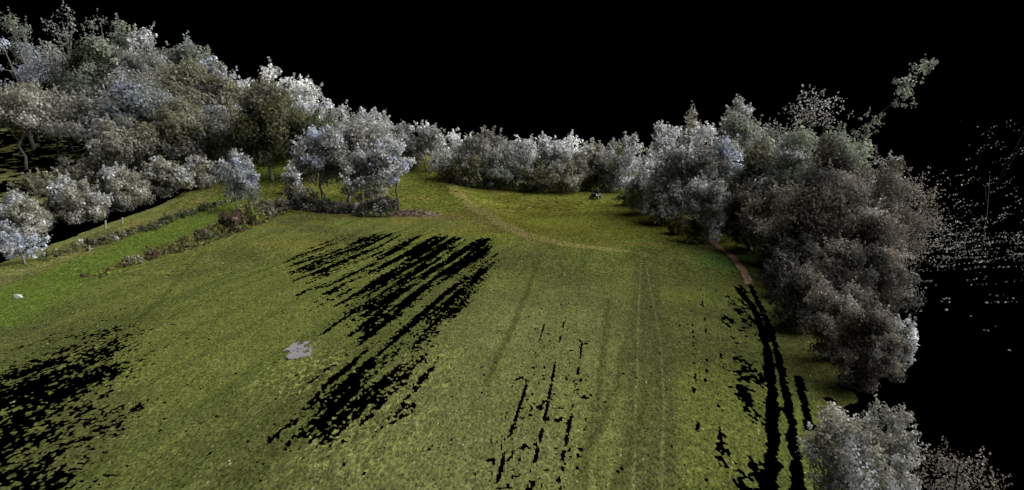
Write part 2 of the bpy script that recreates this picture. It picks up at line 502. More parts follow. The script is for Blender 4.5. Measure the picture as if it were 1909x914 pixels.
# ------------------------------------------------------------------ foliage
PALK = {'dark': 1.0, 'dkgreen': 1.15, 'dkolive': 1.15, 'brown': 1.1, 'yellow': 1.0, 'lime': 1.0, 'rust': 1.0,
        'white': 1.45, 'pale': 1.45, 'blue': 1.4}
PAL = {  # mixtures of leaf tones
    'white': [((0.62, 0.62, 0.64), 4), ((0.40, 0.41, 0.42), 3), ((0.24, 0.25, 0.24), 2)],
    'pale': [((0.46, 0.47, 0.50), 3), ((0.32, 0.33, 0.34), 4), ((0.20, 0.21, 0.19), 3)],
    'grey': [((0.33, 0.34, 0.34), 2), ((0.22, 0.22, 0.21), 4), ((0.15, 0.15, 0.13), 3)],
    'blue': [((0.36, 0.41, 0.53), 4), ((0.27, 0.30, 0.36), 3), ((0.17, 0.19, 0.19), 3)],
    'teal': [((0.17, 0.24, 0.30), 3), ((0.20, 0.24, 0.24), 3), ((0.15, 0.17, 0.12), 3)],
    'olive': [((0.20, 0.20, 0.12), 4), ((0.14, 0.14, 0.085), 4), ((0.25, 0.25, 0.20), 1)],
    'dkolive': [((0.115, 0.118, 0.062), 5), ((0.080, 0.085, 0.050), 4), ((0.19, 0.19, 0.16), 1)],
    'green': [((0.19, 0.23, 0.15), 4), ((0.13, 0.16, 0.12), 4), ((0.27, 0.30, 0.25), 1)],
    'dkgreen': [((0.085, 0.115, 0.060), 4), ((0.06, 0.08, 0.05), 3), ((0.14, 0.16, 0.11), 2)],
    'tan': [((0.25, 0.25, 0.20), 4), ((0.19, 0.19, 0.15), 4), ((0.32, 0.32, 0.29), 2)],
    'brown': [((0.17, 0.155, 0.135), 4), ((0.12, 0.11, 0.095), 4), ((0.25, 0.24, 0.22), 1.5)],
    'dark': [((0.085, 0.085, 0.078), 4), ((0.055, 0.056, 0.052), 4), ((0.16, 0.16, 0.15), 1)],
    'hedge': [((0.085, 0.09, 0.05), 4), ((0.06, 0.065, 0.045), 3), ((0.12, 0.13, 0.06), 3)],
    'yellow': [((0.24, 0.25, 0.07), 3), ((0.17, 0.17, 0.07), 4), ((0.12, 0.11, 0.06), 2)],
    'rust': [((0.135, 0.088, 0.066), 4), ((0.10, 0.072, 0.055), 3), ((0.22, 0.18, 0.15), 1.5)],
    'lime': [((0.27, 0.30, 0.08), 3), ((0.20, 0.22, 0.09), 3), ((0.14, 0.15, 0.08), 3)],
}
DESAT = {'olive': .35, 'blue': .25, 'teal': .5, 'green': .45, 'tan': .2, 'dkgreen': .25, 'dkolive': .1}
PAL = {k: [(tuple(min(0.85, (x * (1 - DESAT.get(k, 0)) + sum(c) / 3 * DESAT.get(k, 0)) * PALK.get(k, 1.35)) for x in c), w)
           for c, w in v] for k, v in PAL.items()}

def pick(pal, n, r):
    cs = np.array([c for c, w in PAL[pal]]); ws = np.array([w for c, w in PAL[pal]], float)
    return cs[r.choice(len(cs), n, p=ws / ws.sum())]

def unit(v): return v / (np.linalg.norm(v, axis=-1, keepdims=True) + 1e-9)

def leaves(P, N, size, r):
    """small upright-ish squares at P with normals N"""
    n = len(P)
    N = unit(N)
    A = unit(np.cross(N, unit(r.normal(size=(n, 3)))))
    B = np.cross(N, A)
    s = size * r.uniform(0.6, 1.35, (n, 1)) * 0.5
    s2 = s * r.uniform(0.7, 1.2, (n, 1))
    return np.stack([P - A * s - B * s2, P + A * s - B * s2, P + A * s + B * s2, P - A * s + B * s2], 1)

def crown(cent, rad, leaf, pal, r, dens=1.0, nclump=None, hollow=0.0, droop=0.0, cone=0.0, sprig=0.35):
    """clumps of leaves through an uneven ellipsoid; returns quads, colours, clump centres"""
    rad = np.array(rad, float)
    vol = (rad[0] * rad[1] * rad[2]) ** (1 / 3)
    n = nclump or int(np.clip(40 + 20 * (vol / max(leaf * 8, .2)), 36, 120))
    d = unit(r.normal(size=(n, 3)))
    rr = r.random(n) ** 0.45
    lob = 0.84 + 0.44 * vn(d[:, 0] * 1.8 + 7 * r.random(), d[:, 2] * 1.8 + d[:, 1] * 1.3, int(r.integers(1e6)))
    c = d * (rr * lob)[:, None]
    if cone:
        w = 1 - cone * np.clip((c[:, 2] + 0.2), 0, 1)
        c[:, 0] *= w; c[:, 1] *= w
    c = c * rad * 0.98
    rc = r.uniform(0.16, 0.36, n) * rad.min()
    base = pick(pal, n, r) * r.normal(1, 0.16, (n, 1)).clip(0.6, 1.5)
    m = np.maximum((dens * 7.5 * rc ** 2 / leaf ** 2).astype(int), 6)
    idx = np.repeat(np.arange(n), m); k = len(idx)
    dd = unit(r.normal(size=(k, 3)) + np.array((0, 0, 0.25)))
    q = r.uniform(0.35, 1.12, k)[:, None] + np.abs(r.normal(0, 0.13, (k, 1)))
    P = c[idx] + dd * q * rc[idx][:, None] * np.array((1, 1, 0.85))
    if droop: P[:, 2] -= droop * (np.hypot(P[:, 0], P[:, 1]) / rad[0]) ** 2
    ns = int(n * sprig)
    if ns:                       # sprigs standing out of the outer clumps
        o_ = np.argsort(-(np.linalg.norm(c / rad, axis=1) + 0.5 * c[:, 2] / rad[2]))[:ns]
        L = r.uniform(0.12, 0.42, ns) * rad.min()
        ml = np.maximum((L / leaf * 2.6 * min(1, dens + .3)).astype(int), 2)
        si = np.repeat(np.arange(ns), ml)
        sd = unit(unit(c[o_] / rad) + np.array((0, 0, 0.7)) + 0.45 * r.normal(size=(ns, 3)))
        tt = r.random(len(si))
        Ps = c[o_][si] + sd[si] * (rc[o_][si] * 0.8 + tt * L[si])[:, None] + r.normal(0, leaf * .55, (len(si), 3)) * (1.3 - tt)[:, None]
        P = np.concatenate([P, Ps]); idx = np.concatenate([idx, o_[si]])
        dd = np.concatenate([dd, unit(r.normal(size=(len(si), 3)))]); k = len(idx)
    out = unit(P / rad)
    N = dd + 0.5 * out + 0.55 * r.normal(size=(k, 3))
    C = base[idx] * r.normal(1, 0.20, (k, 1)).clip(0.45, 1.7)
    alt = r.random(k) < 0.24
    C[alt] = pick(pal, int(alt.sum()), r)
    return leaves(P + np.array(cent), N, leaf, r), C, c + np.array(cent)

PXM = 667.0                     # pixels of the render per unit slope
def leafsize(Y): return 1.75 * Y / PXM

TREES = []
def tree(name, px, top, Y, wpx, pal, label, cat='tree', cb=0.30, dens=1.0, bark='bark', lean=0.0, depth=1.0, cone=0.25,
         nclump=None, group=None, stems=1, mix2=None, base_px=None, leafk=1.0, wk=1.22):
    r = np.random.default_rng(abs(hash((px, top, Y))) % (2 ** 32))
    xt, _, zt = at(px, top, Y)
    xb = at(base_px, top, Y)[0] if base_px else xt - lean
    zb = h1(xb, Y) - 0.06
    H = zt - zb
    w = wpx / F * Y / 2 * (wk if dens > .6 else 1.05)
    root = empty(name, (xb, Y, zb))
    tag(root, label, cat, group)
    lf = leafsize(Y) * leafk * (0.72 if dens < .45 else 0.85 if dens < .7 else 1.0)
    c0 = H * cb
    rz = (H - c0) / 2
    cent = np.array((xt - xb, 0, c0 + rz))
    Q, C, cc = crown(cent, (w, w * depth, rz), lf, pal, r, dens, nclump, cone=cone)
    if mix2:
        k = cc.shape[0]
        nm = mix2[1]
        low = vn(Q[:, 0, 0] / (w * .55), Q[:, 0, 2] / (w * .55) + 5, 77) < nm
        C[low] = pick(mix2[0], int(low.sum()), r) * r.normal(1, .2, (int(low.sum()), 1)).clip(.5, 1.6)
    cr = link_mesh('crown', quad_mesh('crown', Q, C), M['leaf'], root)
    # trunk with limbs that reach the clumps
    g = Geo(); tr = max(0.10, H * 0.019)
    for s in range(stems):
        ox, oy = (r.normal(0, 0.35), r.normal(0, 0.3)) if stems > 1 else (0, 0)
        n = 7
        top_p = cent + np.array((ox * 2.0, oy * 1.5, rz * 0.55))
        path = []
        for i in range(n):
            t = i / (n - 1)
            p = np.array((ox, oy, 0)) * (1 - t) + top_p * t
            p[0] = ox + (top_p[0] - ox) * t ** 1.5 + r.normal(0, 0.02 * H) * (0 < i < n - 1)
            p[1] += r.normal(0, 0.02 * H) * (0 < i < n - 1)
            path.append(p)
        f = 0.75 if stems > 1 else 1.0
        g.tube(path, [tr * f * (1.25 if i == 0 else 1 - 0.82 * i / (n - 1)) for i in range(n)], 7)
        far = cc[r.permutation(len(cc))[:9 // stems + 3]]
        for e in far:
            k = r.uniform(0.35, 0.85); i = int(k * (n - 1)); st = path[i] + (path[i + 1] - path[i]) * (k * (n - 1) - i)
            mid = (st + e) / 2 + np.array((0, 0, 0.10 * rz))
            r0 = tr * f * 0.45 * (1 - 0.6 * k)
            g.tube([st, mid, e], [r0, r0 * 0.7, r0 * 0.3], 5)
    g.build('trunk', M[bark], root, smooth=True)
    TREES.append(root)
    return root

def shrub(name, px, base, wpx, hpx, pal, label, cat='shrub', dens=1.0, depth=1.0, Y=None, group=None, nclump=None,
          droop=0, bark='bark', mix2=None, leafk=1.0, sprig=.35):
    """low bush whose foliage reaches the ground"""
    r = np.random.default_rng(abs(hash((px, base, wpx))) % (2 ** 32))
    if Y is None: x, Y = gp(px, base)
    else: x = at(px, base, Y)[0]
    zb = h1(x, Y)
    w = wpx / F * Y / 2 * 1.15; H = hpx / F * Y * 1.02
    y2 = Y + w * depth * 0.85
    root = empty(name, (x * y2 / Y, y2, zb - 0.04))
    x = x * y2 / Y
    root.location.z = h1(x, y2) - 0.04
    tag(root, label, cat, group)
    Q, C, cc = crown((0, 0, H * 0.50), (w, w * depth, H * 0.52), leafsize(Y) * leafk, pal, r, dens, nclump, droop=droop, cone=0.15, sprig=sprig)
    zmin = Q[:, :, 2].min(1); k = zmin > -0.05
    Q, C = Q[k], C[k]
    if mix2:
        low = vn(Q[:, 0, 0] / (w * .5), Q[:, 0, 2] / (w * .5) + 5, 78) < mix2[1]
        C[low] = pick(mix2[0], int(low.sum()), r) * r.normal(1, .2, (int(low.sum()), 1)).clip(.5, 1.6)
    link_mesh('foliage', quad_mesh('foliage', Q, C), M['leaf'], root)
    g = Geo()
    for e in cc[r.permutation(len(cc))[:9]]:
        s = np.array((r.normal(0, 0.05 * w), r.normal(0, 0.05 * w), 0))
        e = np.array(e); e[2] = max(e[2], 0.2 * H)
        g.tube([s, s * 0.3 + e * 0.55 + np.array((0, 0, 0.08 * H)), e], [0.05 + 0.012 * H, 0.04, 0.015], 5)
    g.build('stem', M[bark], root, smooth=True)
    return root

def hedge(name, pts, width, height, pal, label, cat='hedge', dens=1.0, lf=None, mix2=None, world=False, seed=1):
    """a run of foliage along a line of photo pixels followed to the ground"""
    r = np.random.default_rng(seed)
    P = np.array(pts, float) if world else wpoly(pts)
    seg = np.hypot(*np.diff(P, axis=0).T); acc = np.concatenate([[0], np.cumsum(seg)])
    L = acc[-1]; c0 = P.mean(0)
    root = empty(name, (c0[0], c0[1], h1(*c0)))
    z0 = h1(*c0)
    tag(root, label, cat)
    n = int(L / (width * 0.10)) + 8
    t = r.uniform(0, L, n)
    X = np.interp(t, acc, P[:, 0]) + r.normal(0, width * 0.24, n)
    Y = np.interp(t, acc, P[:, 1]) + r.normal(0, width * 0.24, n)
    env = height * (0.65 + 0.6 * vn(t / (height * 2.2), t * 0 + seed, 41))
    rc = r.uniform(0.20, 0.40, n) * min(height, width)
    Z = r.random(n) ** 0.8 * np.maximum(env - rc, 0.1)
    leaf = lf or leafsize(Y.mean())
    base = pick(pal, n, r) * r.normal(1, 0.15, (n, 1)).clip(.6, 1.5)
    if mix2:
        s = r.random(n) < mix2[1]; base[s] = pick(mix2[0], int(s.sum()), r)
    m = np.maximum((dens * 7 * rc ** 2 / leaf ** 2).astype(int), 6)
    idx = np.repeat(np.arange(n), m); k = len(idx)
    dd = unit(r.normal(size=(k, 3)) + np.array((0, 0, 0.2)))
    q = r.uniform(0.4, 1.2, (k, 1))
    Pq = np.stack([X, Y, Z + hgt(X, Y)], 1)[idx] + dd * q * rc[idx][:, None]
    gz = hgt(Pq[:, 0], Pq[:, 1])
    Pq[:, 2] = np.maximum(Pq[:, 2], gz + leaf * 0.4)
    N = dd + 0.6 * r.normal(size=(k, 3))
    C = base[idx] * r.normal(1, 0.2, (k, 1)).clip(.45, 1.7)
    Pq -= np.array((c0[0], c0[1], z0))
    link_mesh('foliage', quad_mesh('foliage', leaves(Pq, N, leaf, r), C), M['leaf'], root)
    for i in range(0, n, max(1, n // 24)):
        g = Geo()
        b = np.array((X[i] - c0[0], Y[i] - c0[1], h1(X[i], Y[i]) - z0 - 0.05))
        g.tube([b, b + np.array((r.normal(0, .08), r.normal(0, .08), env[i] * 0.45)),
                b + np.array((r.normal(0, .2), r.normal(0, .2), env[i] * 0.85))], [0.04, 0.03, 0.012], 5)
        g.build('stem', M['bark_dark'], root, smooth=True)
    return root

# ------------------------------------------------------------------ trees: far treeline, left to right
G1 = 'trees of the far treeline'
tree('tree', 735, 236, 140, 70, 'pale', 'pale tree at the left end of the far treeline, beside the birch group', group=G1, wk=1.05, cb=.25)
tree('tree', 792, 235, 137, 76, 'grey', 'round grey tree with a visible trunk standing alone before the treeline', group=G1, wk=1.05, cb=.20, mix2=('white', .36), cone=.1)
tree('tree', 845, 252, 146, 66, 'white', 'small whitish tree between the round grey tree and the dark dome', group=G1, wk=1.05, cb=.12)
tree('tree', 915, 237, 134, 118, 'grey', 'broad dark grey domed tree, highest of the far treeline', group=G1, wk=1.05, cb=.08, mix2=('pale', .40), cone=.1)
tree('tree', 978, 262, 136, 62, 'white', 'white topped tree just right of the dark grey dome', group=G1, wk=1.05, cb=.1)
tree('tree', 1024, 256, 130, 66, 'pale', 'pale round tree near the middle of the far treeline', group=G1, wk=1.05, cb=.1, mix2=('white', .4))
tree('tree', 1064, 262, 134, 54, 'white', 'narrow white tree with dark holes in its crown above the far field', group=G1, wk=1.05, cb=.1, dens=.75)
tree('tree', 1100, 264, 127, 66, 'tan', 'buff grey tree above the parked vehicle in the far treeline', group=G1, wk=1.05, cb=.08, mix2=('white', .36))
tree('tree', 1140, 272, 128, 56, 'grey', 'grey tree right of the parked vehicle in the far treeline', group=G1, wk=1.05, cb=.08, mix2=('pale', .45))
tree('tree', 1172, 258, 122, 58, 'pale', 'gappy pale tree at the right end of the far treeline', group=G1, wk=1.05, cb=.1, dens=.7, mix2=('lime', .2))
G2 = 'low bushes at the foot of the far treeline'
for k, (px, b, w, h, p, l) in enumerate([
        (752, 312, 60, 36, 'dkgreen', 'dark green bush behind the rise at the left end of the treeline'),
        (830, 330, 50, 34, 'grey', 'grey low bush right of the round grey tree'),
        (872, 344, 70, 52, 'dkolive', 'dark olive bush at the top of the pale ridge track'),
        (930, 350, 80, 56, 'green', 'dull green bush under the dark grey domed tree'),
        (990, 353, 70, 50, 'dkolive', 'dark olive bush under the white topped tree'),
        (1045, 356, 70, 52, 'olive', 'olive bush in the middle of the treeline foot'),
        (1095, 350, 60, 56, 'lime', 'yellowish green bush just behind the parked vehicle'),
        (1140, 353, 60, 52, 'teal', 'dark bluish green bush right of the parked vehicle')]):
    shrub('bush', px, b + 7, w * 1.1, h + 4, p, l, 'bush', group=G2, mix2=('grey', .3))

# ------------------------------------------------------------------ hillside trees at the left
G3 = 'trees on the left hillside'
H = [  # px, top, Y, width, palette, crown base, density, mix, label
    (112, 12, 158, 80, 'grey', .55, .10, None, 'wispy broken treetop high at the upper left, barely any leaves'),
    (38, 24, 150, 92, 'green', .40, .30, None, 'thin grey green treetop at the upper left corner'),
    (188, 30, 156, 70, 'green', .45, .22, None, 'sparse treetop left of the tall pointed hillside tree'),
    (236, 54, 150, 84, 'green', .25, 1.0, ('pale', .25), 'tall pointed grey green tree, summit of the left hillside'),
    (300, 86, 156, 60, 'grey', .4, .3, None, 'sparse dark treetop between the pointed tree and the bluish crown'),
    (345, 86, 152, 100, 'green', .3, .9, ('blue', .42), 'tall green tree with pale blue patches above the hillside'),
    (410, 124, 150, 70, 'grey', .3, .9, ('blue', .45), 'bluish grey treetop left of the white crowns'),
    (462, 144, 154, 62, 'white', .25, .9, None, 'leftmost white crown on the hillside skyline'),
    (512, 140, 156, 72, 'white', .25, .9, None, 'highest white crown on the hillside skyline'),
    (560, 156, 150, 66, 'white', .25, .9, ('grey', .3), 'white crown above the dark green hillside tree'),
    (612, 178, 148, 66, 'pale', .3, .55, None, 'thin whitish crown with dark gaps, right of the white crowns'),
    (688, 206, 142, 80, 'pale', .3, .8, ('white', .4), 'round pale crown rising behind the birch group'),
    (34, 64, 138, 92, 'blue', .35, .5, None, 'pale blue broken tree at the left edge with a visible trunk'),
    (112, 100, 140, 110, 'grey', .35, .40, ('green', .4), 'loose grey tree below the wispy treetop'),
    (190, 92, 142, 130, 'green', .2, 1.0, ('dkgreen', .4), 'broad dark grey green crown below the pointed tree'),
    (268, 98, 140, 100, 'grey', .2, 1.0, ('white', .33), 'grey tree with white tips on the left skyline'),
    (330, 132, 138, 130, 'olive', .2, 1.0, ('blue', .2), 'olive crown in the middle of the hillside wood'),
    (395, 150, 138, 100, 'olive', .2, 1.0, ('blue', .33), 'olive crown with bluish edge below the bluish treetop'),
    (448, 176, 140, 80, 'grey', .2, 1.0, ('blue', .4), 'blue grey crown below the leftmost white crown'),
    (548, 190, 142, 70, 'blue', .1, 1.0, None, 'light blue tree squeezed between the two dark rounded trees'),
    (28, 158, 120, 120, 'tan', .35, .6, None, 'buff grey tree with bare stems at the left picture edge'),
    (100, 176, 124, 110, 'tan', .36, .6, ('grey', .4), 'buff grey tree on thin stems above the second willow bush'),
    (178, 176, 126, 120, 'grey', .3, .8, ('blue', .33), 'grey tree with bluish leaves above the black gap'),
    (262, 160, 126, 120, 'teal', .2, 1.0, ('blue', .33), 'bluest green tree of the hillside wood'),
    (335, 190, 124, 120, 'olive', .2, 1.0, ('grey', .4), 'olive grey tree above the fourth willow bush'),
    (398, 205, 126, 90, 'grey', .2, 1.0, ('blue', .3), 'grey tree left of the large dark olive tree'),
    (230, 225, 118, 110, 'tan', .2, .8, ('olive', .4), 'low buff tree in front of the bluest tree'),
    (497, 168, 124, 108, 'dkolive', .12, 1.2, ('olive', .3), 'large dark olive rounded tree above the slim blue grey tree'),
    (585, 208, 126, 92, 'dkgreen', .2, 1.1, ('grey', .3), 'dark green rounded tree left of the birch group'),
]
for (px, top, Y, w, pal, cb, dens, mx, lab) in H:
    tree('tree', px, top, Y, w, pal, lab, group=G3, cb=cb, dens=dens, mix2=mx, nclump=26 if dens < .6 else None,
         bark='bark_dark' if dens < .45 else 'bark')

G4 = 'birch group on the meadow edge'
tree('birch_tree', 592, 250, 101, 84, 'blue', 'pale blue grey birch with twin trunks at the left of the birch group', cb=.36, group=G4, bark='bark', stems=2, mix2=('pale', .5))
tree('birch_tree', 642, 236, 103, 92, 'grey', 'grey birch in the middle of the birch group', cb=.34, group=G4, mix2=('pale', .45))
tree('birch_tree', 690, 226, 106, 80, 'pale', 'tall pale birch behind the right side of the birch group', cb=.30, group=G4, mix2=('grey', .4))
tree('birch_tree', 722, 262, 97, 62, 'blue', 'rightmost birch with a leaning dark trunk and pale lilac leaves', cb=.40, group=G4, lean=-1.2, bark='bark_dark', mix2=('pale', .6))
tree('birch_tree', 670, 285, 98, 70, 'pale', 'short pale birch with low leaves above the dark hedge', cb=.25, group=G4, mix2=('grey', .4))
tree('young_tree', 442, 286, 96, 54, 'blue', 'slim blue grey young tree with thin twin trunks beside the bank', 'tree', cb=.24, stems=2, bark='bark', mix2=('pale', .5), cone=.0)
tree('young_tree', 472, 350, 93, 34, 'green', 'small thin sapling just right of the slim blue grey tree', 'tree', cb=.35, dens=.35)
tree('young_tree', 38, 436, 58, 78, 'blue', 'pale blue small tree at the left picture edge near the bank', 'tree', cb=.25, bark='bark', mix2=('pale', .4), dens=.8)
tree('young_tree', 8, 415, 66, 44, 'blue', 'pale blue treelet cut by the left picture edge', 'tree', cb=.2, dens=.8)

# willow bushes beyond the gap
G5 = 'willow bushes beyond the black gap'
for px, b, w, h, lab in [(40, 466, 96, 96, 'nearest grey willow bush beyond the gap, beside the pale blue small tree'),
                         (140, 424, 92, 80, 'second grey willow bush along the black gap'),
                         (228, 400, 96, 76, 'third grey willow bush along the black gap, pale on its right side'),
                         (302, 376, 88, 72, 'fourth grey willow bush along the black gap, with bright top'),
                         (366, 358, 66, 60, 'farthest grey willow bush at the end of the black gap')]:
    shrub('willow_bush', px, b, w, h, 'tan', lab, 'bush', group=G5, mix2=('pale', .27), dens=1.5)
G6 = 'undergrowth bushes behind the willow bushes'
for px, b, w, h, pal, lab in [(70, 372, 70, 40, 'olive', 'low olive bush behind the nearest willow bush'),
                              (150, 350, 80, 44, 'tan', 'low buff bush behind the second willow bush'),
                              (200, 342, 70, 46, 'brown', 'low brownish bush behind the third willow bush'),
                              (270, 330, 70, 50, 'brown', 'low brownish bush behind the fourth willow bush'),
                              (330, 322, 60, 50, 'olive', 'olive bush at the foot of the olive grey tree'),
                              (390, 310, 60, 46, 'green', 'green bush left of the large dark olive tree')]:
    shrub('bush', px, b, w, h, pal, lab, 'bush', group=G6, dens=.6)

# hedges and shrubs of the meadow's left edge
hedge('hedge', [(85, 487), (150, 468), (220, 446), (300, 420), (380, 392), (440, 372)], 2.3, 0.85, 'hedge',
      'long low dark hedge running along the bank', mix2=('tan', .12), dens=1.3)
hedge('hedge', [(528, 388), (580, 392), (640, 398), (690, 402), (724, 404)], 3.0, 2.3, 'dark',
      'dark thick hedge at the foot of the birch group', mix2=('grey', .25), dens=1.1, seed=4)
hedge('weed_strip', [(170, 520), (240, 494), (300, 478), (350, 464), (400, 446), (450, 430), (500, 410), (535, 394)], 2.2, 0.42, 'yellow',
      'ragged strip of yellow and brown weeds linking the field edge shrubs', 'weeds', mix2=('rust', .35), dens=1.2, seed=9)
G7 = 'shrubs in a row along the old field edge'
for px, b, w, h, pal, lab in [
        (248, 496, 36, 16, 'olive', 'flat dull olive shrub, nearest of the field edge row'),
        (286, 484, 34, 20, 'rust', 'small brown dead shrub near the left end of the field edge row'),
        (318, 474, 30, 16, 'yellow', 'low yellowish shrub right of the small brown dead shrub'),
        (348, 464, 34, 22, 'yellow', 'yellow green shrub in the middle of the field edge row'),
        (380, 450, 34, 20, 'dkolive', 'dark olive shrub between the yellow green shrub and the rust bush'),
        (408, 440, 30, 20, 'yellow', 'yellowish shrub touching the left of the rust bush'),
        (434, 436, 44, 40, 'rust', 'big rust brown dead bush in the field edge row'),
        (468, 420, 40, 34, 'lime', 'bright yellow green shrub right of the rust bush'),
        (498, 408, 34, 30, 'olive', 'olive shrub between the yellow green one and the dark hedge'),
        (520, 398, 30, 22, 'rust', 'small brownish shrub at the left end of the dark hedge')]:
    shrub('shrub', px, b, w, h, pal, lab, group=G7, mix2=('dkolive', .25))
shrub('shrub', 548, 364, 36, 44, 'pale', 'rounded lilac grey shrub standing alone left of the birch trunks', mix2=('grey', .4))
shrub('shrub', 560, 378, 60, 22, 'olive', 'low olive shrub just below the rounded lilac grey shrub')
shrub('shrub', 700, 392, 60, 40, 'tan', 'buff shrub at the foot of the rightmost birch', mix2=('dkolive', .4))
shrub('shrub', 728, 350, 34, 50, 'pale', 'small pale shrub right of the leaning dark trunk')

# ------------------------------------------------------------------ right hand wood
G8 = 'trees of the right hand wood'
R = [
    (1290, 198, 108, 34, 'tan', .6, .25, None, 'thin broken treetop left of the tall grey spire'),
    (1240, 228, 102, 66, 'pale', .1, 1.0, ('white', .5), 'pale spiky tree at the far end of the right hand wood'),
    (1300, 238, 98, 84, 'white', .1, 1.0, ('grey', .4), 'white topped tree left of the tall grey spire'),
    (1383, 176, 100, 46, 'grey', .35, .8, ('pale', .4), 'tall narrow grey spire above the right hand wood'),
    (1385, 222, 92, 92, 'green', .2, .9, ('grey', .5), 'grey green tree at the foot of the tall spire'),
    (1450, 236, 96, 80, 'grey', .5, .12, None, 'ghostly scattered treetop right of the tall spire'),
    (1520, 168, 96, 110, 'grey', .68, .012, None, 'faint scatter of leaves high in the dark, right of the spire'),
    (1216, 292, 92, 74, 'pale', .1, 1.1, ('white', .4), 'pale grey tree at the front corner of the right hand wood'),
    (1268, 280, 84, 96, 'pale', .05, 1.1, ('grey', .35), 'broad lilac grey tree above the yellow path bushes'),
    (1338, 268, 82, 90, 'blue', .1, 1.0, ('grey', .5), 'blue grey tree behind the broad lilac grey tree'),
    (1325, 312, 72, 76, 'grey', .05, 1.0, ('pale', .35), 'grey tree above the start of the footpath'),
    (1425, 268, 78, 110, 'green', .1, 1.0, ('olive', .4), 'olive green tree in the middle of the right hand wood'),
    (1405, 340, 66, 80, 'dark', .05, 1.1, ('brown', .35), 'darkest tree, just right of the footpath'),
    (1490, 258, 72, 120, 'green', .1, 1.0, ('pale', .25), 'green grey tree with pale tips at the top of the wood'),
    (1572, 246, 64, 120, 'green', .1, .8, ('brown', .4), 'highest broad tree at the right, grey green with gaps'),
    (1470, 350, 60, 110, 'brown', .08, 1.1, ('olive', .3), 'brown grey tree in front of the right hand wood'),
    (1640, 298, 58, 110, 'brown', .1, .5, ('grey', .4), 'loose brown tree at the outer right edge of the wood'),
    (1540, 320, 54, 150, 'brown', .05, 1.0, ('dark', .35), 'large dark brown tree filling the right hand wood'),
    (1690, 330, 56, 110, 'brown', .1, .16, None, 'dissolving thin tree at the outer right edge, half lost in the dark'),
    (1620, 395, 50, 130, 'brown', .05, .6, ('grey', .3), 'dull brown tree thinning into the dark at the right'),
    (1500, 430, 50, 110, 'dark', .05, 1.1, ('brown', .45), 'dark brown low tree above the dark ground at right'),
]
for (px, top, Y, w, pal, cb, dens, mx, lab) in R:
    tree('tree', px, top, Y, w, pal, lab, group=G8, cb=cb, dens=dens, mix2=mx, bark='bark_black' if dens < .2 else 'bark_dark', cone=.3)

# a tall leaning tree of which only three leafy tufts show
def tufted():
    r = np.random.default_rng(55)
    Y = 70.0
    b = at(1575, 300, Y)
    root = empty('tree', (b[0], Y, h1(b[0], Y) - .05))
    tag(root, 'tall leaning tree with three separate leafy tufts at the upper right', 'tree', G8)
    o = np.array(root.location)
    Qs, Cs, tips = [], [], []
    for px, py, w, h, d in ((1722, 128, 42, 40, .55), (1688, 172, 50, 60, .8), (1622, 228, 36, 46, .6), (1600, 258, 30, 40, .6)):
        p = np.array(at(px, py, Y)) - o
        Q, C, cc = crown(p, (w / F * Y / 2, w / F * Y / 2, h / F * Y / 2), leafsize(Y) * .75, 'green', r, d * .6, 22)
        Qs.append(Q); Cs.append(C); tips.append(p)
    link_mesh('crown', quad_mesh('crown', np.concatenate(Qs), np.concatenate(Cs)), M['leaf'], root)
    g = Geo()
    g.tube([np.zeros(3), tips[3] * np.array((.6, 1, .55)), tips[3]], [.22, .16, .09], 7)
    g.tube([tips[3], tips[2], tips[1], tips[0]], [.06, .045, .03, .012], 5)
    g.build('trunk', M['bark_black'], root, smooth=True)
tufted()

G9 = 'low bushes along the right hand wood'
for px, b, w, h, pal, mx, lab in [
        (1168, 384, 34, 26, 'lime', None, 'yellow green bush at the far corner beside the parked vehicle'),
        (1196, 400, 46, 46, 'pale', ('grey', .4), 'pale grey bush at the front corner of the right hand wood'),
        (1232, 424, 50, 46, 'grey', ('white', .3), 'grey bush with white leaves between the corner and the path bushes'),
        (1262, 440, 44, 34, 'yellow', ('dkolive', .4), 'yellowish bush left of the footpath'),
        (1296, 456, 44, 34, 'lime', ('dkolive', .45), 'bright yellow green bush where the footpath leaves the wood'),
        (1330, 436, 50, 56, 'pale', ('dark', .3), 'whitish bush at the start of the footpath'),
        (1400, 470, 60, 60, 'dark', ('green', .3), 'dark bush right of the footpath'),
        (1425, 500, 40, 34, 'tan', ('pale', .4), 'small buff bush at the right edge of the footpath verge'),
        (1455, 560, 60, 80, 'dark', ('brown', .3), 'dark bush hanging over the black ruts'),
        (1555, 690, 110, 150, 'brown', ('grey', .4), 'large grey brown bush with a pale top at the right'),
        (1610, 745, 110, 170, 'brown', ('dark', .4), 'dark grey bush behind the tall ragged grey bush'),
        (1500, 625, 110, 120, 'dark', ('brown', .35), 'dark sprawling bush between the dark brown low tree and the ruts'),
        (1600, 610, 150, 150, 'brown', ('dark', .4), 'dusky brown bush filling the wood edge behind the pale topped bush'),
        (1666, 705, 60, 110, 'pale', ('grey', .4), 'small pale tufted bush at the outer right edge')]:
    shrub('bush', px, b, w, h, pal, lab, 'bush', group=G9, mix2=mx, dens=1.0)
shrub('bush', 1560, 1000, 150, 215, 'tan', 'large pale grey bush at the lower right, nearest of all', 'bush', group=G9,
      mix2=('pale', .45), dens=.85, leafk=1.25, nclump=80, sprig=.9)
shrub('bush', 1640, 985, 110, 225, 'grey', 'tall ragged grey bush just right of the nearest pale bush', 'bush', group=G9,
      mix2=('tan', .45), dens=.75, leafk=1.25, nclump=70, sprig=.9)
shrub('bush', 1775, 985, 130, 135, 'brown', 'thin ghostly bush right of the tall ragged grey bush', 'bush', group=G9, dens=.07, bark='bark_black')

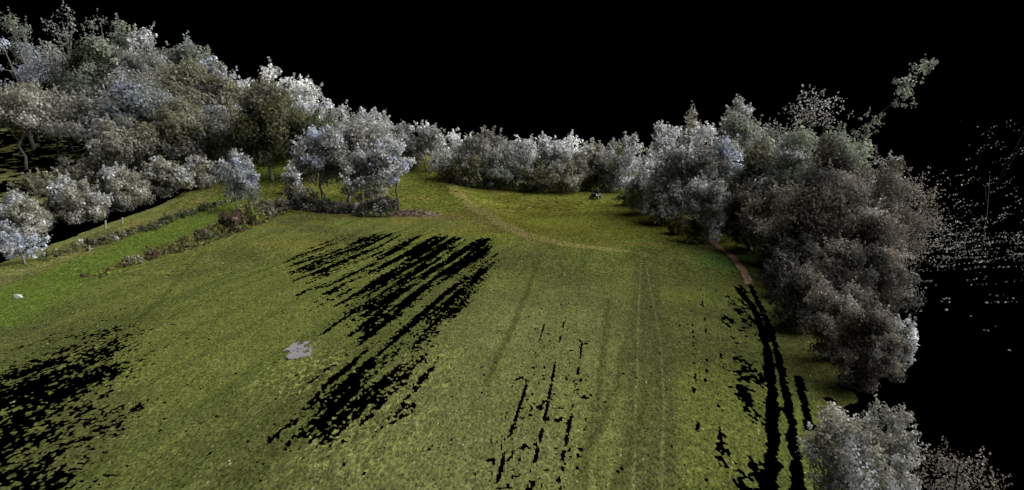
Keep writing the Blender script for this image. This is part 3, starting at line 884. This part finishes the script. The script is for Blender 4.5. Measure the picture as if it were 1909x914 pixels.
# sparse points of ground cover beyond the wood
def scatter():
    r = np.random.default_rng(91)
    P = []
    for k in range(330):          # short rows of leaves, as they lie on the ground
        X0 = r.uniform(33, 66); Y0 = 62 + (X0 - 33) * 0.25 + r.normal(0, 5.5)
        n = r.integers(2, 13); a = r.normal(0.25, 0.12)
        t = np.arange(n) * r.uniform(0.1, 0.45)
        P.append(np.stack([X0 + t, Y0 + t * a, np.abs(r.normal(0.2, 0.25)) + 0 * t], 1))
    for k in range(130):
        X0 = r.uniform(26, 60); Y0 = r.uniform(33, 60)
        n = r.integers(1, 7); t = np.arange(n) * r.uniform(0.12, 0.3)
        P.append(np.stack([X0 + t, Y0 + 0 * t, 0.05 + 0 * t], 1))
    P = np.concatenate(P)
    P[:, 2] += 0.06
    P[:, :2] += r.normal(0, .10, (len(P), 2)); P[:, 2] += np.abs(r.normal(0, .05, len(P)))
    Q = leaves(P, r.normal(size=P.shape) + np.array((0, -.6, .6)), 0.10, r)
    C = pick('grey', len(P), r) * .75
    tag(link_mesh('ground_cover', quad_mesh('ground_cover', Q, C), M['leaf']),
        'sparse grey ground cover scattered in rows in the dark beyond the wood', 'ground cover', kind='stuff')
scatter()

# ghost trees at the far right
def ghost(px, top, Y, wpx, n, slope, label, seed):
    r = np.random.default_rng(seed)
    x, _, zt = at(px, top, Y); zb = h1(x, Y)
    root = empty('bare_tree', (x, Y, zb - .05)); tag(root, label, 'tree', 'ghostly trees beyond the wood')
    w = wpx / F * Y / 2; H = zt - zb
    P, tips = [], []
    for k in range(n):
        a = np.array((r.uniform(-w, w), r.uniform(-w, w) * .4, H * (.22 + .78 * r.random() ** 1.3)))
        m = r.integers(1, 7); t = (np.arange(m) * r.uniform(.12, .25))[:, None]
        P.append(a + t * np.array((1, 0, slope))); tips.append(a)
    P = np.concatenate(P)
    link_mesh('crown', quad_mesh('crown', leaves(P + r.normal(0, .06, P.shape), r.normal(size=P.shape), .10, r), pick('grey', len(P), r) * .8), M['leaf'], root)
    g = Geo(); g.tube([(0, 0, 0), (.1, 0, H * .3), (0, .1, H * .6)], [.08, .05, .02], 6)
    for e in tips[:4]: g.tube([(.05, 0, H * r.uniform(.2, .5)), e], [.014, .005], 4)
    g.build('trunk', M['bark_black'], root, smooth=True)
ghost(1735, 300, 56, 130, 120, .25, 'ghostly twiggy tree just right of the loose brown tree', 3)
ghost(1860, 225, 64, 130, 70, .55, 'ghostly tree of slanting leaf rows at the right picture edge', 4)
ghost(1790, 380, 60, 110, 60, .35, 'low ghostly tree between the two taller ghostly ones', 5)

# ------------------------------------------------------------------ small things
def heap():
    r = np.random.default_rng(12)
    x, y = gp(775, 402)
    root = empty('brush_heap', (x, y, h1(x, y) - .03))
    tag(root, 'low brown heap of dry brushwood right of the dark hedge', 'brush heap')
    n, m = 26, 14; vs, fs = [], []
    for j in range(m):
        for i in range(n):
            u, v = i / (n - 1) * 2 - 1, j / (m - 1) * 2 - 1
            hh = max(0, 1 - (u * u) ** 1.0) * max(0, 1 - v * v)
            zz = (.55 - .25 * u) * hh * (0.6 + 0.8 * float(vn(np.array([u * 4.0]), np.array([v * 3.0]), 6)[0]))
            X, Y_ = u * 3.4, v * 1.5
            vs.append((X, Y_, zz + h1(x + X, y + Y_) - root.location.z - .02))
    for j in range(m - 1):
        for i in range(n - 1):
            fs.append((j * n + i, j * n + i + 1, (j + 1) * n + i + 1, (j + 1) * n + i))
    me = poly_mesh('mound', vs, fs)
    face_col(me, np.array((.11, .082, .058)) * r.normal(1, .25, (len(fs), 1)).clip(.4, 1.6))
    link_mesh('mound', me, M['twig'], root)
    k = 700
    u = r.normal(-.15, .42, k).clip(-1, 1); v = r.normal(0, .38, k).clip(-1, 1)
    z = (.55 - .25 * u) * (1 - u * u) * (1 - v * v) + r.uniform(0.02, .14, k)
    c = np.stack([u * 3.4, v * 1.5, z + hgt(x + u * 3.4, y + v * 1.5) - root.location.z], 1)
    d = unit(r.normal(size=(k, 3)) * np.array((1, 1, .45))) * r.uniform(.12, .45, (k, 1))
    s = unit(np.cross(d, r.normal(size=(k, 3)))) * r.uniform(.02, .05, (k, 1))
    Q = np.stack([c - d - s, c + d - s, c + d + s, c - d + s], 1)
    C = np.array([(.38, .31, .26), (.21, .15, .115), (.12, .09, .07)])[r.integers(0, 3, k)]
    o = link_mesh('twigs', quad_mesh('twigs', Q, C), M['twig'], root); o['kind'] = 'stuff'
heap()

def rock(px, py, s, label):
    r = np.random.default_rng(px)
    x, y = gp(px, py)
    vs, fs = [], []
    n, m = 10, 6
    for j in range(m):
        for i in range(n):
            a, b = 2 * math.pi * i / n, math.pi * j / (m - 1)
            q = 0.8 + 0.4 * r.random()
            vs.append((s * q * math.sin(b) * math.cos(a), s * q * .8 * math.sin(b) * math.sin(a), s * .6 * q * math.cos(b)))
    for j in range(m - 1):
        for i in range(n):
            fs.append((j * n + i, (j + 1) * n + i, (j + 1) * n + (i + 1) % n, j * n + (i + 1) % n))
    o = link_mesh('stone', poly_mesh('stone', vs, fs), M['stone'])
    o.location = (x, y, h1(x, y) + s * .25)
    tag(o, label, 'stone')
rock(33, 556, .34, 'grey stone lying in the grass near the left picture edge')

def post(px, base, hp, label):
    x, y = gp(px, base)
    root = empty('fence_post', (x, y, h1(x, y) - .1)); tag(root, label, 'fence post', 'weathered posts on the bank edge')
    g = Geo(); g.tube([(0, 0, 0), (.02, 0, hp * .5), (.05, .02, hp)], [.11, .105, .10], 8); g.build('shaft', M['post'], root)
    g = Geo(); g.tube([(.05, .02, hp), (.05, .02, hp + .05), (.05, .02, hp + .09)], [.125, .115, .05], 8); g.build('cap', M['post'], root)
post(197, 426, .95, 'left one of two short weathered posts on the bank edge')
post(228, 417, .75, 'right one of two short weathered posts on the bank edge')

def vehicle():
    x, y = gp(1110, 371)
    root = empty('utility_vehicle', (x, y, h1(x, y) + .0)); root.rotation_euler.z = math.radians(-25); root.scale = (.92, .92, .92)
    tag(root, 'small dark grey vehicle parked on the grass before the far treeline', 'vehicle')
    # faces -Y (towards the camera), 1.7 m wide
    g = Geo().box(-.62, .62, -1.15, 1.15, .38, .80, .94, .97); body = g.build('body', M['paint'], root, bevel=.06)
    g = Geo().box(-.52, .52, -1.12, -.35, .79, 1.02, .86, .80); g.build('hood', M['paint'], root, bevel=.06)
    g = Geo().box(-.36, .36, -1.20, -1.13, .52, .74); gr = g.build('grille', M['rubber'], root, bevel=.02)
    g = Geo().box(-.64, .64, -1.32, -1.18, .36, .48); g.build('bumper', M['steel'], root, bevel=.03)
    for s in (-1, 1):
        g = Geo(); g.tube([(s * .47, -1.10, .70), (s * .47, -1.20, .70)], [.10, .11], 12); g.build('headlight', M['lamp'], root)
    g = Geo().box(-.45, .45, .25, .75, .79, .95); g.box(-.45, .45, .68, .84, .94, 1.40, .95, .8); g.build('seat', M['rubber'], root, bevel=.04)
    g = Geo(); pts = [(.25 + .17 * math.cos(t), -.15 + .05 * math.sin(t), 1.16 + .16 * math.sin(t)) for t in np.linspace(0, 2 * math.pi, 17)]
    g.tube(pts, [.018] * 17, 5); g.tube([(.25, -.38, .95), (.25, -.15, 1.16)], [.02, .02], 6); g.build('steering_wheel', M['rubber'], root)
    g = Geo()
    for s in (-1, 1):
        g.tube([(s * .58, -.35, .80), (s * .54, -.10, 1.62), (s * .54, .85, 1.62), (s * .58, 1.0, .80)], [.03] * 4, 6)
    for yy in (-.10, .85): g.tube([(-.54, yy, 1.62), (.54, yy, 1.62)], [.03, .03], 6)
    g.build('roll_cage', M['steel'], root)
    for sx in (-1, 1):
        for yy in (-.80, .80):
            w = empty('wheel', (sx * .70, yy, .33)); w.parent = root
            g = Geo(); g.tube([(-.14, 0, 0), (-.11, 0, 0), (.11, 0, 0), (.14, 0, 0)], [.25, .33, .33, .25], 18); g.build('tyre', M['rubber'], w)
            g = Geo(); g.tube([(-.15, 0, 0), (.15, 0, 0)], [.17, .17], 12); g.build('rim', M['steel'], w)
            g = Geo(); pts = [(sx * .70, yy + .40 * math.cos(t), .33 + .40 * math.sin(t)) for t in np.linspace(.2, math.pi - .2, 9)]
            g.tube(pts, [.05] * 9, 6); g.build('fender', M['paint'], root)
vehicle()
print('tris', sum(len(o.data.polygons) for o in bpy.data.objects if o.type == 'MESH') * 2)
